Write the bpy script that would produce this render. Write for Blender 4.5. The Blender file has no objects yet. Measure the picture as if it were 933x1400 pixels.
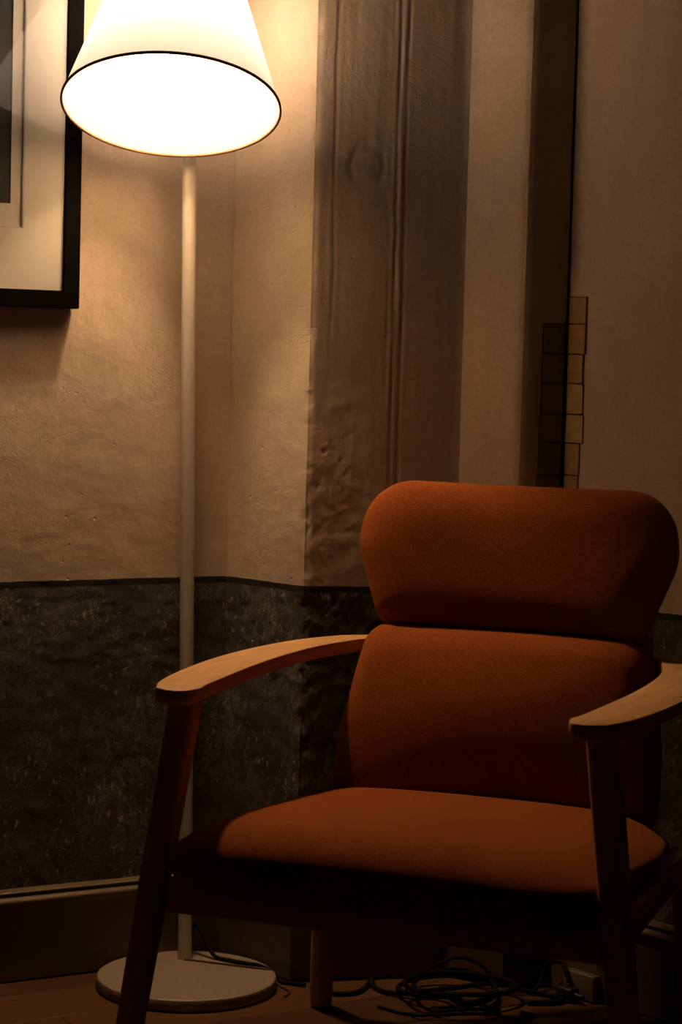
import bpy, bmesh, math, random
from mathutils import Vector, Matrix, noise

random.seed(7)
scene = bpy.context.scene
COL = scene.collection
PI = math.pi

# ------------------------------------------------------------------ camera
F_PX, CAM_H, PITCH, ROLL = 3050.0, 1.10, math.atan(216 / 3050.0), 0.0265
cam_data = bpy.data.cameras.new('camera')
cam_data.sensor_fit = 'VERTICAL'
cam_data.sensor_height = 36.0
cam_data.lens = F_PX / 1400.0 * 36.0
cam_data.clip_start = 0.05
cam_data.dof.use_dof = True
cam_data.dof.focus_distance = 3.6
cam_data.dof.aperture_fstop = 9.0
cam = bpy.data.objects.new('camera', cam_data)
COL.objects.link(cam)
fw = Vector((0, math.cos(PITCH), -math.sin(PITCH)))
r0 = Vector((1, 0, 0)); u0 = r0.cross(fw)
rt = math.cos(ROLL) * r0 + math.sin(ROLL) * u0
up = math.cos(ROLL) * u0 - math.sin(ROLL) * r0
cam.matrix_world = Matrix(((rt.x, up.x, -fw.x, 0), (rt.y, up.y, -fw.y, 0),
                           (rt.z, up.z, -fw.z, CAM_H), (0, 0, 0, 1)))
scene.camera = cam

# ------------------------------------------------------------------ world, exposure
world = bpy.data.worlds.new('world'); scene.world = world
world.use_nodes = True
bgn = world.node_tree.nodes['Background']
bgn.inputs[0].default_value = (1.0, 0.62, 0.30, 1)
bgn.inputs[1].default_value = 0.0012
vs = scene.view_settings
scene.display_settings.display_device = 'sRGB'
vs.view_transform = 'Standard'; vs.look = 'None'; vs.gamma = 1.0
vs.use_curve_mapping = False
vs.exposure = 0.0
BULB_COLOR = (1.0, 0.63, 0.35)
BULB_STRENGTH = 760.0

# ------------------------------------------------------------------ material helpers
class NT:
    def __init__(self, name):
        self.m = bpy.data.materials.new(name); self.m.use_nodes = True
        self.t = self.m.node_tree; self.t.nodes.clear()
        self.out = self.n('ShaderNodeOutputMaterial')
    def n(self, ty, **kw):
        nd = self.t.nodes.new(ty)
        for k, v in kw.items():
            if hasattr(nd, k): setattr(nd, k, v)
        return nd
    def set(self, sock, v):
        if hasattr(v, 'is_linked') or isinstance(v, bpy.types.NodeSocket): self.t.links.new(v, sock)
        elif isinstance(v, (tuple, list)) and sock.type == 'RGBA' and len(v) == 3: sock.default_value = (*v, 1)
        else: sock.default_value = v
    def coords(self): return self.n('ShaderNodeTexCoord').outputs['Object']
    def mapping(self, v, scale=(1, 1, 1), rot=(0, 0, 0)):
        m = self.n('ShaderNodeMapping'); self.set(m.inputs['Vector'], v)
        m.inputs['Scale'].default_value = scale; m.inputs['Rotation'].default_value = rot
        return m.outputs[0]
    def noise(self, v, scale, detail=4, rough=0.55, dist=0.0):
        n = self.n('ShaderNodeTexNoise'); self.set(n.inputs['Vector'], v)
        n.inputs['Scale'].default_value = scale; n.inputs['Detail'].default_value = detail
        n.inputs['Roughness'].default_value = rough; n.inputs['Distortion'].default_value = dist
        return n.outputs['Fac']
    def ramp(self, f, stops):
        r = self.n('ShaderNodeValToRGB'); self.set(r.inputs[0], f)
        e = r.color_ramp.elements
        while len(e) < len(stops): e.new(0.5)
        for el, (p, c) in zip(e, stops):
            el.position = p; el.color = (*c, 1) if isinstance(c, (tuple, list)) else (c, c, c, 1)
        return r.outputs[0]
    def math(self, op, a, b=0.0, clamp=False):
        m = self.n('ShaderNodeMath', operation=op); m.use_clamp = clamp
        self.set(m.inputs[0], a); self.set(m.inputs[1], b); return m.outputs[0]
    def mix(self, f, a, b, blend='MIX'):
        m = self.n('ShaderNodeMix', data_type='RGBA', blend_type=blend)
        self.set(m.inputs[0], f); self.set(m.inputs[6], a); self.set(m.inputs[7], b)
        return m.outputs[2]
    def bump(self, h, strength=0.3, dist=0.002, normal=None):
        b = self.n('ShaderNodeBump'); self.set(b.inputs['Height'], h)
        b.inputs['Strength'].default_value = strength; b.inputs['Distance'].default_value = dist
        if normal is not None: self.set(b.inputs['Normal'], normal)
        return b.outputs[0]
    def pbsdf(self, color, rough=0.6, normal=None, **kw):
        p = self.n('ShaderNodeBsdfPrincipled')
        self.set(p.inputs['Base Color'], color); self.set(p.inputs['Roughness'], rough)
        if normal is not None: self.set(p.inputs['Normal'], normal)
        for k, v in kw.items(): self.set(p.inputs[k.replace('_', ' ')], v)
        self.t.links.new(p.outputs[0], self.out.inputs[0]); return p

def mat_plaster(name='old_plaster', tint=(1.0, 1.0, 1.0), dado=0.695):
    t = NT(name); v = t.coords()
    sep = t.n('ShaderNodeSeparateXYZ'); t.set(sep.inputs[0], v)
    big = t.noise(v, 3.0, 5, 0.6); mid = t.noise(v, 16.0, 6, 0.65)
    streak = t.noise(t.mapping(v, (26, 26, 1.6)), 1.0, 5, 0.6)
    fine = t.noise(v, 160.0, 4, 0.6)
    c = t.mix(t.ramp(big, [(0.3, 0.0), (0.72, 1.0)]), (0.64, 0.52, 0.40), (0.52, 0.41, 0.295))
    c = t.mix(t.math('MULTIPLY', t.ramp(mid, [(0.45, 0.0), (0.75, 1.0)]), 0.35), c, (0.40, 0.31, 0.21))
    c = t.mix(t.math('MULTIPLY', t.ramp(streak, [(0.5, 0.0), (0.8, 1.0)]), 0.30), c, (0.42, 0.35, 0.26))
    c = t.mix(t.math('MULTIPLY', t.ramp(fine, [(0.35, 1.0), (0.5, 0.0)]), 0.22), c, (0.33, 0.25, 0.17))
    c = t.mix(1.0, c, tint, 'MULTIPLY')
    # worn charcoal paint of the dado
    g1 = t.noise(t.mapping(v, (1, 1, 0.7)), 34.0, 10, 0.78, 0.15)
    g2 = t.noise(t.mapping(v, (1, 1, 0.65)), 110.0, 7, 0.75, 0.3)
    g3 = t.noise(v, 7.0, 5, 0.6)
    vein = t.math('ABSOLUTE', t.math('SUBTRACT', t.noise(t.mapping(v, (1, 1, 0.6)), 26.0, 9, 0.78, 0.3), 0.5))
    d = t.mix(t.ramp(g3, [(0.3, 0.0), (0.7, 1.0)]), (0.046, 0.043, 0.038), (0.080, 0.074, 0.064))
    d = t.mix(t.math('MULTIPLY', t.ramp(g1, [(0.54, 0.0), (0.80, 1.0)]), 0.42), d, (0.20, 0.185, 0.16))
    d = t.mix(t.math('MULTIPLY', t.math('MULTIPLY', t.ramp(g2, [(0.56, 0.0), (0.64, 1.0)]), t.ramp(t.noise(v, 12.0, 4, 0.6), [(0.42, 0.0), (0.60, 1.0)])), 1.0), d, (0.42, 0.38, 0.32))
    d = t.mix(t.math('MULTIPLY', t.math('MULTIPLY', t.ramp(vein, [(0.0, 1.0), (0.018, 0.0)]), t.ramp(g3, [(0.42, 0.0), (0.6, 1.0)])), 0.6), d, (0.38, 0.35, 0.30))
    zz = t.math('ADD', sep.outputs[2], t.math('MULTIPLY', t.math('SUBTRACT', t.noise(v, 30.0, 3), 0.5), 0.004))
    below = t.math('LESS_THAN', zz, dado)
    band = t.math('MULTIPLY', below, t.math('GREATER_THAN', zz, dado - 0.0115))
    bandc = t.mix(t.math('MULTIPLY', t.ramp(g1, [(0.55, 0.0), (0.8, 1.0)]), 0.4), (0.022, 0.020, 0.016), (0.10, 0.09, 0.06))
    c = t.mix(below, c, d); c = t.mix(band, c, bandc)
    # fine relief
    vor = t.n('ShaderNodeTexVoronoi'); t.set(vor.inputs['Vector'], v); vor.inputs['Scale'].default_value = 42.0
    pit = t.ramp(vor.outputs['Distance'], [(0.05, 0.0), (0.13, 1.0)])
    pit = t.math('MAXIMUM', pit, t.ramp(t.noise(v, 11.0, 2), [(0.52, 1.0), (0.6, 0.0)]))
    crack = t.math('ABSOLUTE', t.math('SUBTRACT', t.noise(v, 6.0, 6, 0.65, 1.0), 0.5))
    crack = t.math('MAXIMUM', t.ramp(crack, [(0.0, 0.0), (0.008, 1.0)]), t.ramp(t.noise(v, 4.3, 2), [(0.50, 1.0), (0.60, 0.0)]))
    h = t.math('ADD', t.math('MULTIPLY', t.noise(v, 70.0, 6, 0.62), 0.6), t.math('MULTIPLY', streak, 0.45))
    h = t.math('ADD', h, t.math('MULTIPLY', mid, 1.5))
    h = t.math('ADD', h, t.math('MULTIPLY', pit, 0.8)); h = t.math('ADD', h, t.math('MULTIPLY', crack, 0.35))
    nrm = t.bump(h, 0.65, 0.0016)
    t.pbsdf(c, 0.82, nrm, Specular_IOR_Level=0.25)
    return t.m

def mat_simple(name, c1, c2, scale=30, rough=0.5, bump=0.0, stretch=(1, 1, 1), dist=0.0008, **kw):
    t = NT(name); v = t.mapping(t.coords(), stretch)
    f = t.noise(v, scale, 5, 0.6)
    c = t.mix(t.ramp(f, [(0.3, 0.0), (0.7, 1.0)]), c1, c2)
    nrm = t.bump(t.noise(v, scale * 3, 4), bump, dist) if bump else None
    t.pbsdf(c, rough, nrm, **kw); return t.m

def mat_wood(name, light, dark, axis_scale, ring=18.0, rough=0.42, bump=0.12):
    t = NT(name); v0 = t.coords(); v = t.mapping(v0, axis_scale)
    g = t.noise(v, ring, 6, 0.62, 0.8)
    pores = t.noise(t.mapping(v0, tuple(a * 3.0 for a in axis_scale)), 60.0, 3, 0.6)
    c = t.mix(t.ramp(g, [(0.32, 0.0), (0.68, 1.0)]), light, dark)
    c = t.mix(t.math('MULTIPLY', t.ramp(pores, [(0.3, 1.0), (0.45, 0.0)]), 0.35), c, tuple(x * 0.55 for x in dark))
    nrm = t.bump(t.math('ADD', g, t.math('MULTIPLY', pores, 0.5)), bump, 0.0006)
    t.pbsdf(c, rough, nrm, Specular_IOR_Level=0.16); return t.m

def mat_fabric():
    t = NT('rust_wool'); v = t.coords()
    n1 = t.noise(v, 900.0, 3, 0.7); n2 = t.noise(v, 300.0, 4, 0.7); n3 = t.noise(v, 9.0, 4, 0.6)
    c = t.mix(t.ramp(n2, [(0.35, 0.0), (0.65, 1.0)]), (0.30, 0.079, 0.0125), (0.19, 0.044, 0.0065))
    c = t.mix(t.math('MULTIPLY', t.ramp(n3, [(0.3, 0.0), (0.8, 1.0)]), 0.25), c, (0.24, 0.055, 0.011))
    nrm = t.bump(t.math('ADD', n1, n2), 0.5, 0.0012)
    t.pbsdf(c, 0.95, nrm, Specular_IOR_Level=0.1, Sheen_Weight=0.10, Sheen_Roughness=0.5, Sheen_Tint=(0.9, 0.4, 0.15))
    return t.m

def mat_shade():
    t = NT('lampshade_cloth'); v = t.coords()
    w = t.noise(t.mapping(v, (1, 1, 1)), 700.0, 3, 0.6)
    c = t.mix(w, (0.86, 0.84, 0.80), (0.80, 0.78, 0.74))
    d = t.n('ShaderNodeBsdfDiffuse'); t.set(d.inputs[0], c)
    tr = t.n('ShaderNodeBsdfTranslucent'); tr.inputs[0].default_value = (0.74, 0.815, 0.98, 1)
    mx = t.n('ShaderNodeMixShader'); mx.inputs[0].default_value = 0.31
    t.t.links.new(d.outputs[0], mx.inputs[1]); t.t.links.new(tr.outputs[0], mx.inputs[2])
    t.t.links.new(mx.outputs[0], t.out.inputs[0]); return t.m

def mat_bulb():
    t = NT('bulb_glow'); e = t.n('ShaderNodeEmission')
    e.inputs[0].default_value = (*BULB_COLOR, 1); e.inputs[1].default_value = BULB_STRENGTH
    t.t.links.new(e.outputs[0], t.out.inputs[0]); return t.m

def mat_pane():
    t = NT('picture_glass')
    tr = t.n('ShaderNodeBsdfTransparent'); tr.inputs[0].default_value = (0.97, 0.98, 0.97, 1)
    gl = t.n('ShaderNodeBsdfGlossy'); gl.inputs['Roughness'].default_value = 0.012
    geo = t.n('ShaderNodeNewGeometry'); dt = t.n('ShaderNodeVectorMath', operation='DOT_PRODUCT')
    t.t.links.new(geo.outputs['Incoming'], dt.inputs[0]); t.t.links.new(geo.outputs['Normal'], dt.inputs[1])
    cs = t.math('ABSOLUTE', dt.outputs['Value'])
    fz = t.math('ADD', 0.06, t.math('MULTIPLY', t.math('POWER', t.math('SUBTRACT', 1.0, cs), 5.0), 0.9), True)
    mx = t.n('ShaderNodeMixShader'); t.t.links.new(fz, mx.inputs[0])
    t.t.links.new(tr.outputs[0], mx.inputs[1]); t.t.links.new(gl.outputs[0], mx.inputs[2])
    t.t.links.new(mx.outputs[0], t.out.inputs[0]); return t.m

M = {}
M['plaster'] = mat_plaster()
M['plaster_lit'] = mat_plaster('lit_plaster', (1.36, 1.34, 1.25))  # same plaster, lamp light on the facing strip put into the tint
M['plaster_right'] = mat_plaster('right_plaster', (1.08, 1.0, 0.92), 0.682)  # tint lifted to stand in for lamp light the angled wall misses
M['skirting'] = mat_simple('skirting_paint', (0.15, 0.10, 0.052), (0.11, 0.073, 0.037), 24, 0.55, 0.15)
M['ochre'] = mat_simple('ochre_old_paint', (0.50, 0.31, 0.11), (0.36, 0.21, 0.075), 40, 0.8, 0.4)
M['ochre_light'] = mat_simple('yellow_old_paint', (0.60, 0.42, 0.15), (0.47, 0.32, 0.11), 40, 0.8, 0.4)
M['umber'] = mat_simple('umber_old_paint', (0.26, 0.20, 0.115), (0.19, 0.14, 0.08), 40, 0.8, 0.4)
M['incised'] = mat_simple('incised_line', (0.05, 0.03, 0.015), (0.035, 0.02, 0.01), 30, 0.9)
M['ceiling'] = mat_simple('ceiling_plaster', (0.42, 0.36, 0.28), (0.36, 0.30, 0.23), 8, 0.9, 0.2)
M['subfloor'] = mat_simple('floor_void', (0.03, 0.02, 0.012), (0.02, 0.014, 0.009), 20, 0.9)
M['oak'] = mat_wood('oiled_oak', (0.66, 0.39, 0.165), (0.50, 0.27, 0.10), (14, 1.6, 14), 5.0, 0.5)
M['oak_leg'] = mat_wood('oiled_oak_upright', (0.60, 0.34, 0.14), (0.46, 0.24, 0.09), (14, 14, 1.6), 5.0)
M['fabric'] = mat_fabric()
M['shade'] = mat_shade()
M['bulb'] = mat_bulb()
M['rim'] = mat_simple('shade_binding', (0.22, 0.10, 0.05), (0.17, 0.075, 0.036), 60, 0.8)
M['lamp_paint'] = mat_simple('cream_lamp_enamel', (0.66, 0.60, 0.50), (0.60, 0.54, 0.45), 60, 0.45)
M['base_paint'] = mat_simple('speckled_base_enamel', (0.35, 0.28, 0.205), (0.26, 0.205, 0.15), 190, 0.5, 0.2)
M['frame'] = mat_simple('black_frame_paint', (0.0028, 0.0024, 0.002), (0.004, 0.0035, 0.003), 40, 0.9, Specular_IOR_Level=0.02)
M['mat_board'] = mat_simple('mat_board', (0.80, 0.74, 0.66), (0.77, 0.71, 0.63), 300, 0.9, 0.1)
M['bevel'] = mat_simple('mat_bevel', (0.66, 0.60, 0.52), (0.62, 0.56, 0.48), 100, 0.9)
M['pane'] = mat_pane()
M['cable'] = mat_simple('black_rubber', (0.005, 0.0045, 0.004), (0.008, 0.007, 0.006), 60, 0.7, Specular_IOR_Level=0.12)
M['cord'] = mat_simple('brown_flex', (0.10, 0.055, 0.025), (0.07, 0.04, 0.02), 200, 0.6)
M['steel'] = mat_simple('bolt_steel', (0.62, 0.58, 0.52), (0.55, 0.51, 0.46), 50, 0.3, Metallic=1.0)
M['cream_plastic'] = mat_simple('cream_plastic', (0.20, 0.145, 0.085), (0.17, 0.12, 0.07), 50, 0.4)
M['black_plastic'] = mat_simple('black_plastic', (0.012, 0.011, 0.010), (0.016, 0.015, 0.013), 50, 0.5)

def mat_print():
    t = NT('dark_photograph'); v = t.coords()
    n = t.noise(v, 5.0, 5, 0.6)
    t.pbsdf(t.ramp(n, [(0.3, (0.008, 0.007, 0.006)), (0.8, (0.05, 0.045, 0.038))]), 0.6); return t.m
M['print'] = mat_print()

PLANK_MATS = []
for i, (a, b) in enumerate([((0.110, 0.050, 0.018), (0.072, 0.031, 0.011)), ((0.095, 0.042, 0.015), (0.062, 0.027, 0.009)),
                            ((0.128, 0.060, 0.022), (0.085, 0.038, 0.014))]):
    PLANK_MATS.append(mat_wood('floorboard_%s' % ('pale', 'dark', 'mid')[i], a, b, (1.2, 12, 12), 4.0 + i, 0.55, 0.2))

# ------------------------------------------------------------------ object helpers
def mesh_obj(name, bm, mat, parent=None, smooth=True, sharp=40):
    me = bpy.data.meshes.new(name)
    bmesh.ops.recalc_face_normals(bm, faces=bm.faces[:])
    bm.to_mesh(me); bm.free()
    me.materials.append(mat)
    if smooth:
        for p in me.polygons: p.use_smooth = True
        if sharp: me.set_sharp_from_angle(angle=math.radians(sharp))
    o = bpy.data.objects.new(name, me); COL.objects.link(o)
    if parent is not None: o.parent = parent
    return o

def raw_obj(name, verts, faces, mat, parent=None, smooth=True):
    me = bpy.data.meshes.new(name); me.from_pydata(verts, [], faces); me.update()
    me.materials.append(mat)
    if smooth:
        for p in me.polygons: p.use_smooth = True
    o = bpy.data.objects.new(name, me); COL.objects.link(o)
    if parent is not None: o.parent = parent
    return o

def thing(name, label, cat, loc=(0, 0, 0), rotz=0.0, group=None):
    o = bpy.data.objects.new(name, None); COL.objects.link(o)
    o.empty_display_size = 0.05
    o.location = loc; o.rotation_euler = (0, 0, rotz)
    o['label'] = label; o['category'] = cat
    if group: o['group'] = group
    return o

def structure(o):
    o['kind'] = 'structure'; return o

def bm_box(bm, lo, hi, mtx=None, bevel=0.0, seg=2):
    r = bmesh.ops.create_cube(bm, size=1.0)
    vs_ = r['verts']
    for v in vs_:
        v.co = Vector([lo[k] + (v.co[k] + 0.5) * (hi[k] - lo[k]) for k in range(3)])
    if bevel:
        es = list({e for v in vs_ for e in v.link_edges})
        rr = bmesh.ops.bevel(bm, geom=es, offset=bevel, segments=seg, profile=0.5, affect='EDGES')
        vs_ = list({v for f in rr['faces'] for v in f.verts} | {v for v in vs_ if v.is_valid})
    if mtx is not None:
        for v in vs_: v.co = mtx @ v.co
    return vs_

def bm_loft(bm, rings, cap=True, closed=True):
    vr = [[bm.verts.new(p) for p in r] for r in rings]
    n = len(rings[0])
    for a, b in zip(vr[:-1], vr[1:]):
        for i in range(n if closed else n - 1):
            j = (i + 1) % n
            bm.faces.new((a[i], a[j], b[j], b[i]))
    if cap and closed:
        bm.faces.new(vr[0][::-1]); bm.faces.new(vr[-1])
    return vr

def frame_of(d):
    d = d.normalized()
    a = Vector((0, 0, 1)) if abs(d.z) < 0.9 else Vector((1, 0, 0))
    e1 = a.cross(d).normalized(); return e1, d.cross(e1)

def bm_tube(bm, pts, rad, n=10, cap=True):
    pts = [Vector(p) for p in pts]; rings = []
    e1 = None
    for i, p in enumerate(pts):
        d = (pts[min(i + 1, len(pts) - 1)] - pts[max(i - 1, 0)])
        d.normalize()
        if e1 is None: e1, e2 = frame_of(d)
        else:
            e1 = (e1 - d * e1.dot(d)).normalized(); e2 = d.cross(e1)
        r = rad(i / (len(pts) - 1)) if callable(rad) else rad
        rings.append([p + r * (math.cos(2 * PI * k / n) * e1 + math.sin(2 * PI * k / n) * e2) for k in range(n)])
    bm_loft(bm, rings, cap)

def catmull(pts, sub=8):
    pts = [Vector(p) for p in pts]; P = [2 * pts[0] - pts[1]] + pts + [2 * pts[-1] - pts[-2]]
    out = []
    for i in range(1, len(P) - 2):
        for k in range(sub):
            t = k / sub
            a, b, c, d = P[i - 1], P[i], P[i + 1], P[i + 2]
            out.append(0.5 * ((2 * b) + (-a + c) * t + (2 * a - 5 * b + 4 * c - d) * t * t + (-a + 3 * b - 3 * c + d) * t ** 3))
    out.append(pts[-1]); return out

def bm_lathe(bm, prof, n=64, mtx=None, cap=True):
    rings = []
    for r, z in prof:
        ring = [Vector((r * math.cos(2 * PI * k / n), r * math.sin(2 * PI * k / n), z)) for k in range(n)]
        if mtx is not None: ring = [mtx @ p for p in ring]
        rings.append(ring)
    bm_loft(bm, rings, cap)

# ------------------------------------------------------------------ room shell
# plan of the corner, measured: left wall, inside corner, outer corner, pier face, lamp-facing return, shaded return, right wall
U_L = Vector((-0.870, -0.493)); I_C = Vector((-0.204, 4.012))
N_L = Vector((0.493, -0.870))
L_END = I_C + U_L * 2.6
O_C = Vector((-0.062, 3.866))
A_E = Vector((0.206, 3.926))
B_E = Vector((0.307, 3.862))
C_E = Vector((0.3825, 3.8895))
R_S = Vector((0.3870, 3.8870))
R_U = Vector((0.6727, -0.7399)); R_END = R_S + R_U * 2.4
ROOM_H = 2.8

def lin(a, b, step):
    n = max(1, int(round(abs(b - a) / step))); return [a + (b - a) * i / n for i in range(n + 1)]
ROWS = lin(0, 0.52, 0.010) + lin(0.52, 1.04, 0.0032)[1:] + lin(1.04, 1.76, 0.007)[1:] + lin(1.76, ROOM_H, 0.08)[1:]

def fbm(p, sc, oct_=4):
    v = 0; a = 1.0; p = Vector(p) * sc
    for _ in range(oct_):
        v += a * noise.noise(p); p = p * 2.03 + Vector((3.1, 1.7, 9.2)); a *= 0.5
    return v
def sstep(a, b, x):
    t = min(1, max(0, (x - a) / (b - a))); return t * t * (3 - 2 * t)
def bell(x, c, w): return math.exp(-((x - c) / w) ** 2)

def wall_disp(seg, s, L, p):
    """relief of the old plaster, metres along the outward normal"""
    d = (0.0005 if seg == 'pier' else 0.0016) * fbm(p, 5.0, 4) + 0.0005 * fbm(p, 30.0, 3)
    z = p.z
    if seg == 'pier':
        w = 0.006 * noise.noise(Vector((1.3, 0, z * 2.2)))
        k = 0.55 + 0.45 * sstep(0.9, 1.7, z)
        rough = 0.0020 * fbm((s * 30, 2.2, z * 3.5), 1.0, 4)
        band = bell(s, 0.152 + w * 0.4, 0.020)
        d += k * band * rough * 1.3
        for c, dep, wd in ((0.148, -0.0026, 0.0022), (0.1555, 0.0013, 0.003), (0.163, -0.0028, 0.0022), (0.137, -0.0009, 0.0026)):
            d += dep * bell(s, c + w * 0.5, wd) * max(0.0, 0.55 + 1.1 * noise.noise(Vector((c * 90, 0, z * 7))) + 0.6 * noise.noise(Vector((c * 90, 3, z * 31))))
        d += -0.0016 * bell(s, 0.037 + 0.004 * noise.noise(Vector((7, 1, z * 6))), 0.0024) * sstep(0.95, 1.35, z) * (0.8 + 0.5 * noise.noise(Vector((1, 1, z * 17))))
        d += 0.0008 * sstep(0.040, 0.030, s) * sstep(1.0, 1.4, z)
        d += 0.0004 * fbm((s * 60, 5.0, z * 4.0), 1.0, 4)
        # scar
        q = math.hypot((s - 0.094) / 0.030, (z - 1.425) / 0.036)
        d += -0.0020 * bell(q, 1.0, 0.16) * (0.7 + 0.8 * noise.noise(Vector((s * 70, 2, z * 40)))) + 0.0007 * sstep(0.9, 0.2, q)
        # bruised zone low down near the corner
        m = sstep(0.14, 0.02, s) * sstep(1.02, 0.86, z)
        d += m * (0.0004 * fbm((p.x * 1.0, p.y, z), 30.0, 3) - 0.0022 * max(0.0, fbm((p.x * 1.3, p.y, z), 55.0, 3) - 0.42))
        for hx, hz, hr in ((0.046, 0.742, 0.003), (0.030, 0.93, 0.003), (0.060, 0.915, 0.0025), (0.020, 0.87, 0.003)):
            d += -0.003 * bell(math.hypot(s - hx, z - hz), 0, hr)
    if seg in ('corner', 'pier'):
        e = (L - s) if seg == 'corner' else s           # distance to the outer corner
        chip = 0.0045 * max(0, fbm((4.0, 8.0, z), 18.0, 5) + 0.10) + 0.010 * max(0, fbm((9.0, 8.0, z), 9.0, 5) - 0.40) + 0.0018
        d -= chip * bell(e, 0, 0.007)
        m2 = sstep(0.70, 0.66, z)
        d -= m2 * bell(e, 0, 0.02) * 0.004 * max(0.0, fbm((p.x, p.y, z), 70.0, 3) - 0.2)
        d += m2 * bell(e, 0, 0.03) * 0.0010 * fbm((p.x, p.y, z), 40.0, 3)
    if seg == 'left': d += 0.006 * bell(L - s, 0, 0.022)
    if seg == 'corner': d += 0.006 * bell(s, 0, 0.022)
    if z < 0.69: d += 0.0012 * fbm(p, 45.0, 3)
    if seg in ('recess', 'right') and s < 0.08 + (L if seg == 'recess' and False else 0) and 0.85 < z < 1.25: d *= 0.15
    if seg == 'recess': d *= 0.4
    if seg == 'pier': d += 0.0018 * bell(L - s, 0, 0.006)
    if seg == 'pale': d = d * 0.8 + 0.0018 * bell(s, 0, 0.006) - 0.0035 * bell(L - s, 0, 0.007)
    if seg == 'recess': d -= 0.0035 * bell(s, 0, 0.007)
    return d

def build_wall(name, seg, a, b, cols, na=None, nb=None):
    """a->b in plan with the room on the right-hand side; na / nb: normals to use at the shared edges"""
    u = (b - a); L = u.length; u.normalize(); n = Vector((u.y, -u.x))
    verts = []; nc = len(cols)
    for z in ROWS:
        for i, s in enumerate(cols):
            p = a + u * s; P = Vector((p.x, p.y, z))
            nn = na if (i == 0 and na is not None) else nb if (i == nc - 1 and nb is not None) else n
            d = wall_disp(seg, s, L, P)
            verts.append((p.x + nn.x * d, p.y + nn.y * d, z))
    faces = []
    for r in range(len(ROWS) - 1):
        for i in range(nc - 1):
            q = r * nc + i; faces.append((q, q + 1, q + nc + 1, q + nc))
    return structure(raw_obj(name, verts, faces, M[{'pale': 'plaster_lit', 'right': 'plaster_right'}.get(seg, 'plaster')]))

def nrm2(a, b):
    u = (b - a).normalized(); return Vector((u.y, -u.x))
def cols_for(L, fine): return lin(0, L, fine)
n_l, n_c, n_p, n_b = nrm2(L_END, I_C), nrm2(I_C, O_C), nrm2(O_C, A_E), nrm2(A_E, B_E)
n_r = nrm2(C_E, R_S)
avg = lambda p, q: (p + q).normalized()
Ls = (I_C - L_END).length
wall_left = build_wall('wall_left', 'left', L_END, I_C, lin(0, Ls - 0.56, 0.07) + lin(Ls - 0.56, Ls, 0.010)[1:], None, avg(n_l, n_c))
wall_corner = build_wall('wall_corner', 'corner', I_C, O_C, cols_for((O_C - I_C).length, 0.006), avg(n_l, n_c), avg(n_c, n_p))
wall_pier = build_wall('wall_pier', 'pier', O_C, A_E, cols_for((A_E - O_C).length, 0.0026), avg(n_c, n_p), avg(n_p, n_b))
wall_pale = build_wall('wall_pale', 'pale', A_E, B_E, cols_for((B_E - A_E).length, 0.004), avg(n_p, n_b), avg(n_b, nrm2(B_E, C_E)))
wall_recess = build_wall('wall_recess', 'recess', B_E, C_E, cols_for((C_E - B_E).length, 0.004), avg(n_b, nrm2(B_E, C_E)))
Lr = (R_END - R_S).length
wall_right = build_wall('wall_right', 'right', R_S, R_END, lin(0, 0.5, 0.010) + lin(0.5, Lr, 0.08)[1:])
# the open joint between the recess and the right wall
nj = Vector((0.28, 0.96)) * 0.05
bm = bmesh.new()
vv = [[bm.verts.new((p.x, p.y, z)) for p in (C_E, C_E + nj, R_S + nj, R_S)] for z in (0, ROOM_H)]
for i in range(3): bm.faces.new((vv[0][i], vv[0][i + 1], vv[1][i + 1], vv[1][i]))
structure(mesh_obj('trim_1', bm, M['incised'], smooth=False))

# stepped paint samples across the joint (each uncovered square is a piece of the wall)
def patch(parent, origin, u, n, s0, s1, z0, z1, mat, t=0.0026):
    bm = bmesh.new(); ring = []
    g = 0.0012
    for k, (s, z) in enumerate(((s0, z0), (s1, z0), (s1, z1), (s0, z1))):
        s += random.uniform(-.0010, .0010); z += random.uniform(-.0008, .0008)
        s += g if s < (s0 + s1) / 2 else -g; z += g if z < (z0 + z1) / 2 else -g
        ring.append((s, z))
    back = [Vector((*(origin + u * s - n * 0.001), z)) for s, z in ring]
    front = [Vector((*(origin + u * s + n * t), z)) for s, z in ring]
    bm_loft(bm, [back, front])
    bmesh.ops.bevel(bm, geom=[e for e in bm.edges], offset=0.0008, segments=1, affect='EDGES')
    return mesh_obj('paint_patch', bm, mat, parent, smooth=False)
def groove(parent, origin, u, n, s0, s1, z0, z1):
    bm = bmesh.new()
    back = [Vector((*(origin + u * s - n * 0.001), z)) for s, z in ((s0, z0), (s1, z0), (s1, z1), (s0, z1))]
    front = [Vector((*(origin + u * s + n * 0.0012), z)) for s, z in ((s0, z0), (s1, z0), (s1, z1), (s0, z1))]
    bm_loft(bm, [back, front]); return mesh_obj('scored_ground', bm, M['incised'], parent, smooth=False)
zs = [1.2095, 1.1625, 1.110, 1.059, 1.006, 0.956, 0.900, 0.850]
rm = ['ochre', 'ochre', 'ochre', 'ochre_light', 'ochre_light', 'ochre', 'ochre']
rw = [0.0420, 0.0424, 0.0385, 0.0402, 0.0420, 0.036, 0.0345]
uC = (C_E - B_E).normalized(); nC = nrm2(B_E, C_E); LC = (C_E - B_E).length
nR = nrm2(R_S, R_END)
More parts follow.
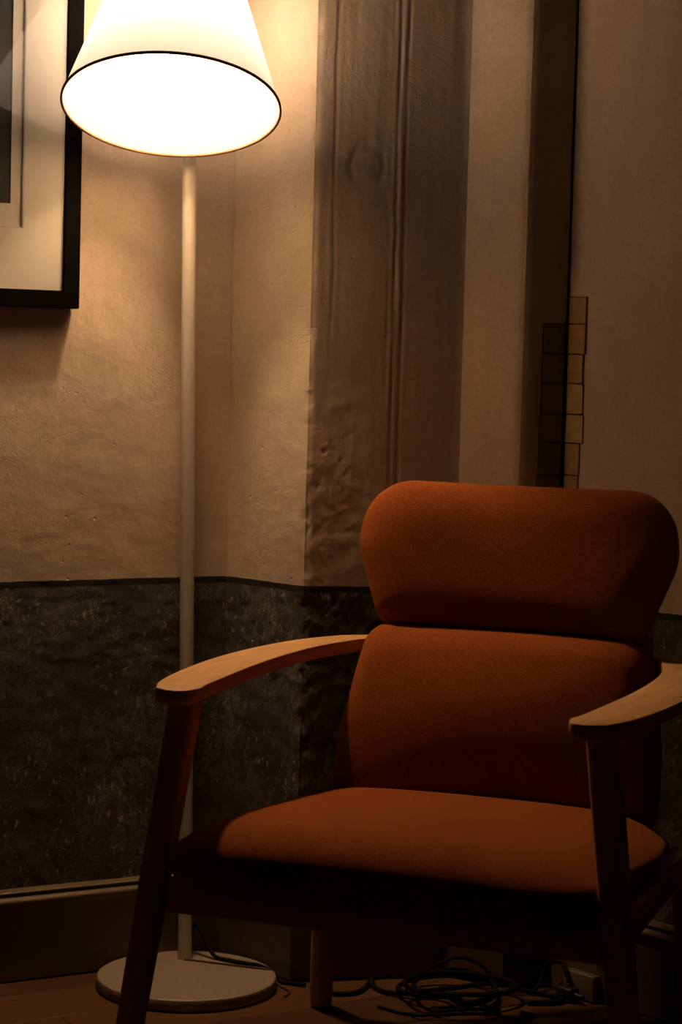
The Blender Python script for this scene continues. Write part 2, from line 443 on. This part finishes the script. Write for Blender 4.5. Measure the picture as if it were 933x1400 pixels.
for i in range(7):
    groove(wall_right, R_S, R_U, nR, 0.001, rw[i] + 0.0004, zs[i + 1], zs[i])
    patch(wall_right, R_S, R_U, nR, 0.001, rw[i], zs[i + 1], zs[i], M[rm[i]])
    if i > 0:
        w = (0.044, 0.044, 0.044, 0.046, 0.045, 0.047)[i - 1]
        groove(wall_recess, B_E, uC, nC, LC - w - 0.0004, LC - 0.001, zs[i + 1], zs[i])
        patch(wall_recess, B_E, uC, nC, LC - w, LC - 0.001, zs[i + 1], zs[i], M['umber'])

# ceiling
cpoly = [L_END, I_C, O_C, A_E, B_E, C_E, R_S, R_END, Vector((1.4, -1.2)), Vector((-2.5, -1.2))]
bm = bmesh.new()
bm_loft(bm, [[Vector((p.x, p.y, ROOM_H)) for p in cpoly], [Vector((p.x, p.y, ROOM_H + 0.1)) for p in cpoly]])
structure(mesh_obj('ceiling', bm, M['ceiling'], smooth=False))

# skirting boards, mitred round the corner
PROF = [(0.0, 0.0), (0.020, 0.0), (0.020, 0.126), (0.0215, 0.131), (0.0255, 0.1335), (0.027, 0.137), (0.0265, 0.1405),
        (0.022, 0.1445), (0.0155, 0.1465), (0.0150, 0.149), (0.0185, 0.1505), (0.0190, 0.153), (0.0165, 0.1555), (0.0, 0.157)]
path = [L_END, I_C, O_C, A_E, B_E, (C_E + R_S) / 2, R_END]
def mitre(i, off):
    ns = []
    if i > 0: ns.append(nrm2(path[i - 1], path[i]))
    if i < len(path) - 1: ns.append(nrm2(path[i], path[i + 1]))
    if len(ns) == 1: return path[i] + ns[0] * off
    m = (ns[0] + ns[1]).normalized(); return path[i] + m * (off / m.dot(ns[0]))
for i, nm in enumerate(['left', 'corner', 'pier', 'pale', 'recess', 'right']):
    bm = bmesh.new(); ra, rb = [], []
    for off, z in PROF:
        a = mitre(i, off - 0.0); b = mitre(i + 1, off - 0.0)
        ra.append(Vector((a.x, a.y, z + 0.003))); rb.append(Vector((b.x, b.y, z + 0.003)))
    bm_loft(bm, [ra, rb]); structure(mesh_obj('baseboard_' + nm, bm, M['skirting'], smooth=True, sharp=50))

# floor: boards laid along the left wall over a dark void
bm = bmesh.new()
fl = [L_END + N_L * -0.02, I_C, O_C, A_E, B_E, C_E, R_S, R_END, Vector((1.4, -1.2)), Vector((-2.5, -1.2))]
bm_loft(bm, [[Vector((p.x, p.y, -0.06)) for p in fl], [Vector((p.x, p.y, -0.024)) for p in fl]])
floor = structure(mesh_obj('floor', bm, M['subfloor'], smooth=False))
PA = math.radians(32.0)
pu = Vector((math.cos(PA), math.sin(PA))); pn = Vector((math.sin(PA), -math.cos(PA)))
PO = Vector((-0.43, 3.778))           # a point on the first visible joint
PW = 0.1425
def clip_poly(poly, a, n):
    out = []
    for i in range(len(poly)):
        p, q = poly[i], poly[(i + 1) % len(poly)]
        dp, dq = (p - a).dot(n), (q - a).dot(n)
        if dp >= 0: out.append(p)
        if dp * dq < 0: out.append(p + (q - p) * (dp / (dp - dq)))
    return out
for k in range(-2, 26):
    x = -2.6 + (0.9 * ((k * 0.618) % 1.0))
    while x < 3.4:
        x2 = x + 1.9 + 0.5 * math.sin(k * 5.1 + x)
        lo, hi = k * PW + 0.0016, (k + 1) * PW - 0.0016
        poly = [PO + pu * (x + .001) + pn * lo, PO + pu * (x2 - .001) + pn * lo, PO + pu * (x2 - .001) + pn * hi, PO + pu * (x + .001) + pn * hi]
        x = x2
        poly = clip_poly(poly, I_C - N_L * -0.004, N_L)
        for a, n in ((R_S, nR), (Vector((0, 3.866)), Vector((0, -1))), (Vector((0, -1.2)), Vector((0, 1))), (Vector((-2.5, 0)), Vector((1, 0))), (Vector((1.6, 0)), Vector((-1, 0)))):
            if len(poly) >= 3:
                if n.y == -1 and n.x == 0:
                    if min(p.x for p in poly) < -0.3 and max(p.x for p in poly) < 0.0: continue
                    poly = clip_poly(poly, Vector((0, 3.90)), n)
                else: poly = clip_poly(poly, a, n)
        if len(poly) < 3: continue
        area = abs(sum(poly[i].x * poly[(i + 1) % len(poly)].y - poly[(i + 1) % len(poly)].x * poly[i].y for i in range(len(poly)))) / 2
        if area < 0.004: continue
        c = sum(poly, Vector((0, 0))) / len(poly)
        R2 = Matrix.Rotation(PA, 3, 'Z').inverted()
        dz = random.uniform(-0.0014, 0.0)
        bm = bmesh.new()
        loc = [R2 @ Vector((p.x - c.x, p.y - c.y, 0)) for p in poly]
        ins = []
        for p in loc:
            q = p.copy(); q.y *= 1 - 0.0022 / max(abs(p.y), 0.02); q.x *= 1 - 0.0015 / max(abs(p.x), 0.05); ins.append(q)
        bm_loft(bm, [[p + Vector((0, 0, -0.0235)) for p in loc], [p + Vector((0, 0, dz - 0.0018)) for p in loc], [p + Vector((0, 0, dz)) for p in ins]])
        o = mesh_obj('plank', bm, random.choice(PLANK_MATS), floor, smooth=False)
        o.location = (c.x, c.y, 0); o.rotation_euler = (0, 0, PA)

# ------------------------------------------------------------------ picture on the left wall
WA = math.atan2(U_L.y, U_L.x) + PI      # local x runs to the right along the wall
pic = thing('picture_frame', 'black framed picture with pale double mat hung on the wall behind the lampshade', 'picture',
            (*(I_C + U_L * 0.308), 1.165), WA)
FWID, FHGT, FB, FD = 0.56, 0.72, 0.030, 0.030     # local: x from -FWID to 0, y negative = towards the room
def ring_frame(x0, x1, z0, z1, ix0, ix1, iz0, iz1, y0, y1, bev=0.0015):
    bm = bmesh.new()
    o4 = [(x0, z0), (x1, z0), (x1, z1), (x0, z1)]; i4 = [(ix0, iz0), (ix1, iz0), (ix1, iz1), (ix0, iz1)]
    V = {}
    for y in (y0, y1):
        for k in range(4):
            V['o', y, k] = bm.verts.new((o4[k][0], y, o4[k][1])); V['i', y, k] = bm.verts.new((i4[k][0], y, i4[k][1]))
    for k in range(4):
        j = (k + 1) % 4
        bm.faces.new((V['o', y0, k], V['o', y0, j], V['i', y0, j], V['i', y0, k]))
        bm.faces.new((V['o', y1, k], V['i', y1, k], V['i', y1, j], V['o', y1, j]))
        bm.faces.new((V['o', y0, k], V['o', y1, k], V['o', y1, j], V['o', y0, j]))
        bm.faces.new((V['i', y0, k], V['i', y0, j], V['i', y1, j], V['i', y1, k]))
    if bev: bmesh.ops.bevel(bm, geom=bm.edges[:], offset=bev, segments=2, affect='EDGES')
    return bm
mesh_obj('frame', ring_frame(-FWID, 0, 0, FHGT, -FWID + FB, -FB, FB, FHGT - FB, -0.0035, -FD), M['frame'], pic)
bm = bmesh.new(); bm_box(bm, (-FWID + FB - 0.004, -0.008, FB - 0.004), (-FB + 0.004, -0.004, FHGT - FB + 0.004))
mesh_obj('backing_board', bm, M['mat_board'], pic, smooth=False)
# outer mat window right edge at x=-0.108, bottom z=+0.132; print edge x=-0.130, z=+0.173
mo = mesh_obj('outer_mat', ring_frame(-FWID + FB - 0.003, -FB + 0.003, FB - 0.003, FHGT - FB + 0.003, -FWID + 0.103, -0.103, 0.132, FHGT - 0.132, -0.0225, -0.0255, 0), M['mat_board'], pic, smooth=False)
mesh_obj('bevel_edge', ring_frame(-FWID + 0.1028, -0.1028, 0.1318, FHGT - 0.1318, -FWID + 0.105, -0.105, 0.134, FHGT - 0.134, -0.0215, -0.0250, 0), M['bevel'], mo, smooth=False)
mesh_obj('inner_mat', ring_frame(-FWID + FB - 0.003, -FB + 0.003, FB - 0.003, FHGT - FB + 0.003, -FWID + 0.125, -0.125, 0.173, FHGT - 0.173, -0.0200, -0.0215, 0), M['mat_board'], pic, smooth=False)
bm = bmesh.new(); bm_box(bm, (-FWID + 0.112, -0.0195, 0.158), (-0.112, -0.0165, FHGT - 0.158))
mesh_obj('photo_print', bm, M['print'], pic, smooth=False)
bm = bmesh.new()
q = [bm.verts.new(p) for p in ((-FWID + FB - 0.002, -0.0275, FB - 0.002), (-FB + 0.002, -0.0275, FB - 0.002), (-FB + 0.002, -0.0275, FHGT - FB + 0.002), (-FWID + FB - 0.002, -0.0275, FHGT - FB + 0.002))]
bm.faces.new(q); mesh_obj('glass_pane', bm, M['pane'], pic, smooth=False)

# ------------------------------------------------------------------ floor lamp
BC = Vector((-0.246, 3.795, 0.0))
lamp = thing('floor_lamp', 'cream floor lamp with glowing tilted cone shade and round speckled base behind the armchair', 'lamp', BC)
bm = bmesh.new()
bm_lathe(bm, [(0.147, 0.0), (0.153, 0.0015), (0.1555, 0.004), (0.1555, 0.0185), (0.1545, 0.0208), (0.1525, 0.022)], 96)
mesh_obj('base', bm, M['base_paint'], lamp, sharp=30)
pole_b = Vector((-0.2565, 3.897, 0.021)) - BC; pole_t = Vector((-0.284, 3.897, 1.775)) - BC
bm = bmesh.new(); bm_tube(bm, [pole_b.lerp(pole_t, i / 6) for i in range(7)], 0.0123, 24)
mesh_obj('pole', bm, M['lamp_paint'], lamp, sharp=60)
S_C = Vector((-0.2965, 3.70, 1.497)) - BC
TAU = math.radians(21.5)
ax = Vector((0.004, math.sin(TAU), math.cos(TAU))).normalized()
ex = ax.cross(Vector((0, 1, 0))).normalized(); ey = ax.cross(ex) * -1
SM = Matrix(((ex.x, ey.x, ax.x, S_C.x), (ex.y, ey.y, ax.y, S_C.y), (ex.z, ey.z, ax.z, S_C.z), (0, 0, 0, 1)))
R0, SH, TANA = 0.1795, 0.335, math.tan(math.radians(17.6))
R1 = R0 - SH * TANA
bm = bmesh.new(); bm_lathe(bm, [(R0 - (SH * i / 10) * TANA, SH * i / 10) for i in range(11)], 128, SM, cap=False)
shade = mesh_obj('lamp_shade', bm, M['shade'], lamp)
bm = bmesh.new()
bm_lathe(bm, [(R0 + 0.0004, 0.0032), (R0 + 0.0018, 0.0026), (R0 + 0.0022, -0.0010), (R0 - 0.0004, -0.0020), (R0 - 0.0018, -0.0006), (R0 - 0.0020, 0.0028), (R0 + 0.0004, 0.0032)], 128, SM, cap=False)
mesh_obj('rim_binding', bm, M['rim'], shade, sharp=0)
bm = bmesh.new(); bm_lathe(bm, [(0.004, SH + 0.004), (R1 - 0.004, SH + 0.003), (R1 + 0.001, SH + 0.001), (R1 + 0.0012, SH - 0.004)], 96, SM)
mesh_obj('shade_cap', bm, M['lamp_paint'], shade)
bm = bmesh.new(); bm_lathe(bm, [(0.019, SH + 0.001), (0.019, SH - 0.030), (0.017, SH - 0.034), (0.010, SH - 0.036)], 32, SM)
mesh_obj('bulb_socket', bm, M['lamp_paint'], lamp)
BH = 0.252; bm = bmesh.new()
bm_lathe(bm, [(0.0335 * math.sin(a), BH + 0.0335 * math.cos(a)) for a in [PI / 2 + (PI / 2 - 0.06) * i / 7 for i in range(8)]], 24, SM)
mesh_obj('light_bulb', bm, M['bulb'], lamp)
bm = bmesh.new(); bm_lathe(bm, [(0.0125, SH - 0.034), (0.016, BH + 0.036), (0.026, BH + 0.022), (0.0345, BH + 0.004), (0.0345, BH - 0.001), (0.0332, BH - 0.001)], 24, SM)
mesh_obj('bulb_body', bm, M['lamp_paint'], lamp)
neck = SM @ Vector((0, 0, SH + 0.002))
bm = bmesh.new(); bm_tube(bm, catmull([pole_t - Vector((0, 0, 0.003)), pole_t + Vector((0, -0.004, 0.035)), neck + ax * 0.045 + Vector((0, 0.02, 0)), neck + ax * 0.02, neck], 6), 0.0085, 16)
mesh_obj('arm', bm, M['lamp_paint'], lamp)
bm = bmesh.new()
cpts = [(-0.2565, 3.884, 0.0235), (-0.235, 3.878, 0.0240), (-0.19, 3.862, 0.0240), (-0.14, 3.845, 0.0240), (-0.112, 3.836, 0.0238), (-0.098, 3.831, 0.018), (-0.090, 3.822, 0.004), (-0.078, 3.800, 0.002), (-0.066, 3.775, 0.002), (-0.075, 3.745, 0.002)]
bm_tube(bm, catmull([Vector(p) - BC for p in cpts], 8), 0.0017, 8); mesh_obj('cord', bm, M['cord'], lamp)['label'] = 'thin brown cord lying across the white base'

# ------------------------------------------------------------------ armchair
PHI = math.radians(20.0); CH = Vector((0.0556, 2.9584, 0.0))
chair = thing('armchair', 'rust orange wool armchair with wide headrest and curved oak arms beside the lamp', 'chair', CH, -PHI)

def rounded_outline(corners, radii, seg=10):
    """closed 2D outline with rounded corners"""
    out = []; n = len(corners)
    for i in range(n):
        p = Vector(corners[i]); a = Vector(corners[i - 1]) - p; b = Vector(corners[(i + 1) % n]) - p
        a.normalize(); b.normalize(); r = radii[i]
        half = math.acos(max(-1, min(1, a.dot(b)))) / 2
        t = r / math.tan(half); c = p + (a + b).normalized() * (r / math.sin(half))
        s = p + a * t - c; e = p + b * t - c
        a0 = math.atan2(s.y, s.x); a1 = math.atan2(e.y, e.x)
        while a1 - a0 > PI: a1 -= 2 * PI
        while a1 - a0 < -PI: a1 += 2 * PI
        for k in range(seg + 1):
            an = a0 + (a1 - a0) * k / seg; out.append(c + r * Vector((math.cos(an), math.sin(an))))
    return out
def resample(poly, step):
    out = []
    for i in range(len(poly)):
        p, q = poly[i], poly[(i + 1) % len(poly)]; L = (q - p).length
        if L < 1e-7: continue
        m = max(1, int(L / step))
        for k in range(m): out.append(p.lerp(q, k / m))
    return out

def cushion_bm(outline, w1, h1, w2, h2, fmap, crown=0.0, steps=9, fill=9):
    """pillow solid: outline in (u,v); rolls over w1 wide / h1 high on the front side, w2 / h2 on the back"""
    us = [p.x for p in outline]; vs2 = [p.y for p in outline]
    cu, cv = (max(us) + min(us)) / 2, (max(vs2) + min(vs2)) / 2
    hu, hv = (max(us) - min(us)) / 2, (max(vs2) - min(vs2)) / 2
    def ring(ins, h):
        return [fmap(cu + (p.x - cu) * (1 - ins / hu), cv + (p.y - cv) * (1 - ins / hv), h) for p in outline]
    rings = []
    def fillside(w, h, sgn):
        rs = []
        rest = min(hu, hv) - w
        for k in range(1, fill + 1):
            f = k / (fill + 0.35)
            ins_u = w + (hu - w) * f; ins_v = w + (hv - w) * f
            c = crown * (1 - (1 - f) ** 2) if sgn > 0 else 0
            rs.append([fmap(cu + (p.x - cu) * (1 - ins_u / hu), cv + (p.y - cv) * (1 - ins_v / hv), sgn * h + c) for p in outline])
        return rs
    back = [ring(w2 * (1 - math.cos(a)), -h2 * math.sin(a)) for a in [PI / 2 * k / steps for k in range(1, steps + 1)]]
    rings = fillside(w2, h2, -1)[::-1] + back[::-1] + [ring(0, 0)]
    rings += [ring(w1 * (1 - math.cos(a)), h1 * math.sin(a)) for a in [PI / 2 * k / steps for k in range(1, steps + 1)]]
    rings += fillside(w1, h1, 1)
    bm = bmesh.new(); bm_loft(bm, rings); return bm

# seat
so = resample(rounded_outline([(-0.304, -0.058), (0.304, -0.058), (0.316, 0.38), (0.290, 0.570), (-0.290, 0.570), (-0.316, 0.38)], [0.09, 0.09, 0.12, 0.05, 0.05, 0.12], 14), 0.02)
def seat_map(u, v, h):
    z = 0.396 + h - 0.075 * (v - 0.05) * (0.6 + 0.4 * sstep(0.0, 0.3, v))
    z -= 0.016 * (abs(u) / 0.3) ** 3 * sstep(0.0, 0.05, h)
    return Vector((u, v, z))
mesh_obj('seat_cushion', cushion_bm(so, 0.095, 0.060, 0.03, 0.046, seat_map, 0.006), M['fabric'], chair, sharp=0)
# lower back cushion: u across, v up the slope
bo = resample(rounded_outline([(-0.266, -0.03), (0.266, -0.03), (0.263, 0.11), (0.233, 0.286), (-0.233, 0.286), (-0.263, 0.11)], [0.05, 0.05, 0.12, 0.045, 0.045, 0.12], 10), 0.02)
RB = math.radians(17.5)
def back_map(u, v, h):
    # h>0 towards the sitter
    lum = 0.030 * math.sin(PI * min(1, max(0, v / 0.286))) * sstep(0.0, 0.045, h)
    d = h + lum * (1 - (abs(u) / 0.30) ** 2) - 0.10 * u * u
    y0 = 0.550; z0 = 0.392
    return Vector((u, y0 + v * math.sin(RB) - d * math.cos(RB), z0 + v * math.cos(RB) + d * math.sin(RB) * 0.9))
mesh_obj('back_cushion', cushion_bm(bo, 0.055, 0.050, 0.045, 0.100, back_map, 0.004), M['fabric'], chair, sharp=0)
# headrest
ho = resample(rounded_outline([(-0.214, 0.0), (0.214, 0.0), (0.267, 0.142), (0.251, 0.252), (-0.251, 0.252), (-0.267, 0.142)], [0.055, 0.055, 0.10, 0.085, 0.085, 0.10], 12), 0.02)
RH = math.radians(13.0)
def head_map(u, v, h):
    y0 = 0.645; z0 = 0.648
    d = h + 0.22 * u * u
    vv_ = v
    return Vector((u, y0 + vv_ * math.sin(RH) - d * math.cos(RH), z0 + vv_ * math.cos(RH) + d * math.sin(RH)))
mesh_obj('headrest', cushion_bm(ho, 0.080, 0.050, 0.060, 0.085, head_map, 0.0008), M['fabric'], chair, sharp=0)

# curved arms
ARM_T = 0.635
outer = [(0.318, -0.018), (0.340, 0.045), (0.358, 0.16), (0.367, 0.30), (0.360, 0.44), (0.338, 0.56), (0.303, 0.642), (0.268, 0.682), (0.222, 0.698)]
inner = [(0.218, 0.668), (0.244, 0.640), (0.262, 0.585), (0.279, 0.50), (0.286, 0.39), (0.284, 0.26), (0.276, 0.14), (0.268, 0.045), (0.262, 0.012)]
def arm_bm(sg):
    oc = catmull([(x, y, 0) for x, y in outer], 5); ic = catmull([(x, y, 0) for x, y in inner], 5)
    tip = catmull([(0.262, 0.012, 0), (0.270, -0.022, 0), (0.293, -0.030, 0), (0.318, -0.018, 0)], 4)[1:-1]
    pl = [Vector((p.x * sg, p.y)) for p in oc + ic + tip]
    if sg < 0: pl = pl[::-1]
    c = sum(pl, Vector((0, 0))) / len(pl)
    def ring(ins, z):
        r = []; n = len(pl)
        for i in range(n):
            t = (pl[(i + 1) % n] - pl[i - 1]).normalized(); nn = Vector((-t.y, t.x))
            p = pl[i] + nn * ins; r.append(Vector((p.x, p.y, z)))
        return r
    bm = bmesh.new()
    # underside is rounded away more than the top
    zs_ = [(0.013, -0.024), (0.006, -0.0225), (0.0018, -0.018), (0.0, -0.012), (0.0, -0.0020), (0.0005, -0.0006), (0.0018, 0.0)]
    bm_loft(bm, [ring(i_, ARM_T + z) for i_, z in zs_])
    f = [f for f in bm.faces if len(f.verts) > 4]
    bmesh.ops.triangulate(bm, faces=f, quad_method='BEAUTY', ngon_method='BEAUTY')
    return bm
def rrect(cx, cy, z, hx, hy, r, n=5, sq=None):
    pts = []
    for qx, qy, a0 in ((1, 1, 0), (-1, 1, PI / 2), (-1, -1, PI), (1, -1, 1.5 * PI)):
        for k in range(n + 1):
            a = a0 + PI / 2 * k / n
            pts.append(Vector((cx + qx * (hx - r) + r * math.cos(a), cy + qy * (hy - r) + r * math.sin(a), z)))
    return pts
for sg in (-1, 1):
    mesh_obj('armrest', arm_bm(sg), M['oak'], chair, sharp=35)
    bm = bmesh.new(); rings = []
    for i in range(13):
        t = i / 12; z = 0.0015 + t * 0.6145
        k = 1 - t
        hx = 0.0208 - 0.0042 * k ** 2; hy = 0.0208 - 0.0045 * k ** 2
        if i == 0: hx *= 0.88; hy *= 0.88
        rings.append(rrect(sg * (0.298 + 0.080 * k), 0.044 - 0.046 * k, z, hx, hy, 0.0115))
    rings.insert(1, rrect(sg * (0.298 + 0.080), -0.0015, 0.006, 0.0165, 0.0162, 0.0115))
    bm_loft(bm, rings); leg = mesh_obj('front_leg', bm, M['oak_leg'], chair, sharp=50)
    for s2 in (-1, 1):
        bm = bmesh.new(); zc = 0.372
        xc = sg * (0.298 + 0.080 * (1 - (zc - 0.0015) / 0.6145))
        rot = Matrix.Translation((xc + s2 * 0.0196, 0.026, zc)) @ Matrix.Rotation(s2 * PI / 2, 4, 'Y')
        bm_lathe(bm, [(0.0062, -0.002), (0.0066, 0.0030), (0.0054, 0.0055), (0.0025, 0.0068)], 20, rot)
        mesh_obj('bolt', bm, M['steel'], leg, sharp=50)['label'] = 'steel bolt head through the leg'
    bm = bmesh.new()
    top = Vector((sg * 0.296, 0.618, 0.342)); foot = Vector((sg * 0.318, 0.676, 0.0))
    pts = [foot.lerp(top, i / 10) for i in range(11)]
    pts = [foot + Vector((0, 0, 0.0012)), foot.lerp(top, 0.006), foot.lerp(top, 0.02)] + pts[1:]
    radf = [0.0125, 0.0165, 0.0185, 0.0192, 0.0196, 0.0195, 0.0192, 0.0188, 0.0184, 0.018, 0.0176, 0.0172, 0.0168]
    rings = [[p + Vector((r * math.cos(2 * PI * k / 20), r * math.sin(2 * PI * k / 20), 0)) for k in range(20)] for p, r in zip(pts, radf)]
    bm_loft(bm, rings); mesh_obj('rear_leg', bm, M['oak_leg'], chair, sharp=60)
    # side rail between the legs
    bm = bmesh.new()
    a = Vector((sg * 0.322, 0.03, 0.334)); b = Vector((sg * 0.296, 0.625, 0.320))
    d = (b - a).normalized(); sx = Vector((1, 0, 0)); upv = sx.cross(d)
    if upv.z < 0: upv = -upv
    bm_loft(bm, [[p + sx * qx * 0.010 + upv * qz * 0.022 for qx, qz in ((-1, -.85), (-.8, -1), (.8, -1), (1, -.85), (1, .85), (.8, 1), (-.8, 1), (-1, .85))] for p in (a, b)])
    mesh_obj('side_rail', bm, M['oak'], chair, sharp=50)
bm = bmesh.new(); bm_box(bm, (-0.312, 0.016, 0.312), (0.312, 0.036, 0.362), None, 0.005); mesh_obj('front_rail', bm, M['oak'], chair, sharp=50)
bm = bmesh.new(); bm_box(bm, (-0.290, 0.622, 0.300), (0.290, 0.644, 0.342), None, 0.005); mesh_obj('back_rail', bm, M['oak'], chair, sharp=50)
for sg in (-1, 1):
    bm = bmesh.new()
    pts = catmull([(sg * 0.200, 0.640, 0.330), (sg * 0.200, 0.690, 0.45), (sg * 0.200, 0.742, 0.62), (sg * 0.195, 0.780, 0.76), (sg * 0.190, 0.797, 0.84)], 6)
    bm_tube(bm, pts, 0.014, 14); mesh_obj('back_post', bm, M['oak_leg'], chair)

# ------------------------------------------------------------------ cables on the floor
def cable(label, pts, r, sub=8):
    bm = bmesh.new(); bm_tube(bm, catmull(pts, sub), r, 10)
    o = mesh_obj('power_cable', bm, M['cable'], None, sharp=0)
    o['label'] = label; o['category'] = 'cable'
    return o
def loops(cx, cy, spec, r):
    pts = []
    for (a0, a1, rx, ry, ox, oy, z0, z1, tilt) in spec:
        n = max(4, int(abs(a1 - a0) / 0.5))
        for k in range(n):
            t = k / n; a = a0 + (a1 - a0) * t
            x = rx * math.cos(a); y = ry * math.sin(a)
            pts.append((cx + ox + x * math.cos(tilt) - y * math.sin(tilt), cy + oy + x * math.sin(tilt) + y * math.cos(tilt), z0 + (z1 - z0) * t + r + 0.006 * (1 + math.sin(a * 1.7 + ox * 90)) * 0.5))
    return pts
r1 = 0.0042
p1 = [(-0.03, 3.800, r1), (0.012, 3.765, r1), (0.052, 3.780, r1), (0.070, 3.835, r1), (0.074, 3.858, r1)]
cable('black cable curving over the boards behind the rear leg of the armchair', p1, r1)
p2 = [(0.078, 3.858, r1), (0.076, 3.825, r1), (0.095, 3.785, r1), (0.135, 3.762, r1 + .004), (0.19, 3.752, r1 + .010)]
p2 += loops(0.205, 3.775, [(-1.4, 5.2, 0.085, 0.075, 0.0, 0.0, 0.004, 0.012, 0.1), (5.2, 11.2, 0.070, 0.085, 0.012, -0.015, 0.014, 0.024, -0.2), (11.2, 17.0, 0.100, 0.060, 0.022, -0.03, 0.020, 0.032, 0.25)], r1)
p2 += [(0.285, 3.790, 0.022), (0.330, 3.800, 0.010), (0.372, 3.795, r1), (0.400, 3.775, r1), (0.395, 3.750, r1), (0.34, 3.742, r1)]
cable('thick black cable coiled in a heap on the floor under the armchair', p2, r1)
r2 = 0.0028
p3 = [(0.085, 3.700, r2), (0.115, 3.672, r2), (0.140, 3.660, r2)]
p3 += loops(0.215, 3.662, [(2.6, 8.9, 0.075, 0.018, 0.0, 0.0, 0.0, 0.003, 0.15), (8.9, 14.2, 0.055, 0.016, 0.018, 0.004, 0.006, 0.010, 0.1)], r2)
p3 += [(0.285, 3.655, 0.006), (0.320, 3.650, r2), (0.345, 3.672, r2), (0.325, 3.690, r2)]
cable('thin black cable looped through the front of the heap of cables', p3, r2)
r3 = 0.0036
p4 = [(0.185, 3.830, 0.040), (0.225, 3.842, 0.052), (0.262, 3.836, 0.044), (0.285, 3.825, 0.026), (0.318, 3.815, 0.012), (0.352, 3.812, r3), (0.368, 3.825, 0.014), (0.378, 3.838, 0.036), (0.390, 3.830, 0.052), (0.405, 3.806, 0.056), (0.412, 3.784, 0.046), (0.4136, 3.776, 0.030)]
cable('black cable arching from the heap up to the pale socket block by the right wall', p4, r3)
# cable dropping behind the lamp pole on to the lamp's base
p5 = [(-0.252, 3.945, 0.0036), (-0.247, 3.935, 0.060), (-0.238, 3.925, 0.075), (-0.222, 3.912, 0.052), (-0.204, 3.896, 0.0285), (-0.180, 3.880, 0.0262), (-0.150, 3.862, 0.0262), (-0.120, 3.846, 0.0262), (-0.098, 3.836, 0.018), (-0.086, 3.832, 0.0038), (-0.060, 3.822, 0.0038), (-0.040, 3.812, 0.0038)]
cable('black cable resting on the rim of the round lamp base', p5, r3)

# pale socket block against the right-hand skirting
so_c = R_S + R_U * 0.106 + nR * 0.0292
ra_ = math.atan2(R_U.y, R_U.x)
sock = thing('socket_block', 'small pale extension socket block standing on the floor against the right skirting', 'socket', (so_c.x, so_c.y, 0.0005), ra_)
bm = bmesh.new(); bm_box(bm, (-0.036, -0.0080, 0), (0.036, 0.0080, 0.046), None, 0.003, 3); mesh_obj('housing', bm, M['cream_plastic'], sock)
for sx_ in (-0.022, 0.022):
    bm = bmesh.new(); bm_lathe(bm, [(0.0060, 0.0445), (0.0060, 0.0470), (0.0054, 0.0474), (0.0048, 0.0463), (0.002, 0.0463)], 24, Matrix.Translation((sx_, 0, 0)))
    mesh_obj('socket_face', bm, M['cream_plastic'], sock, sharp=40)
plug = thing('power_plug', 'black plug and cable tail beside the pale socket block', 'plug', (0.4120, 3.7740, 0.0005), ra_)
bm = bmesh.new(); bm_box(bm, (-0.018, -0.012, 0), (0.018, 0.012, 0.024), None, 0.004, 3); mesh_obj('plug_body', bm, M['black_plastic'], plug)
bm = bmesh.new(); bm_tube(bm, [(0.016, 0, 0.012), (0.026, 0.001, 0.012), (0.034, 0.003, 0.012)], lambda t: 0.0065 - 0.003 * t, 12); mesh_obj('strain_relief', bm, M['black_plastic'], plug)
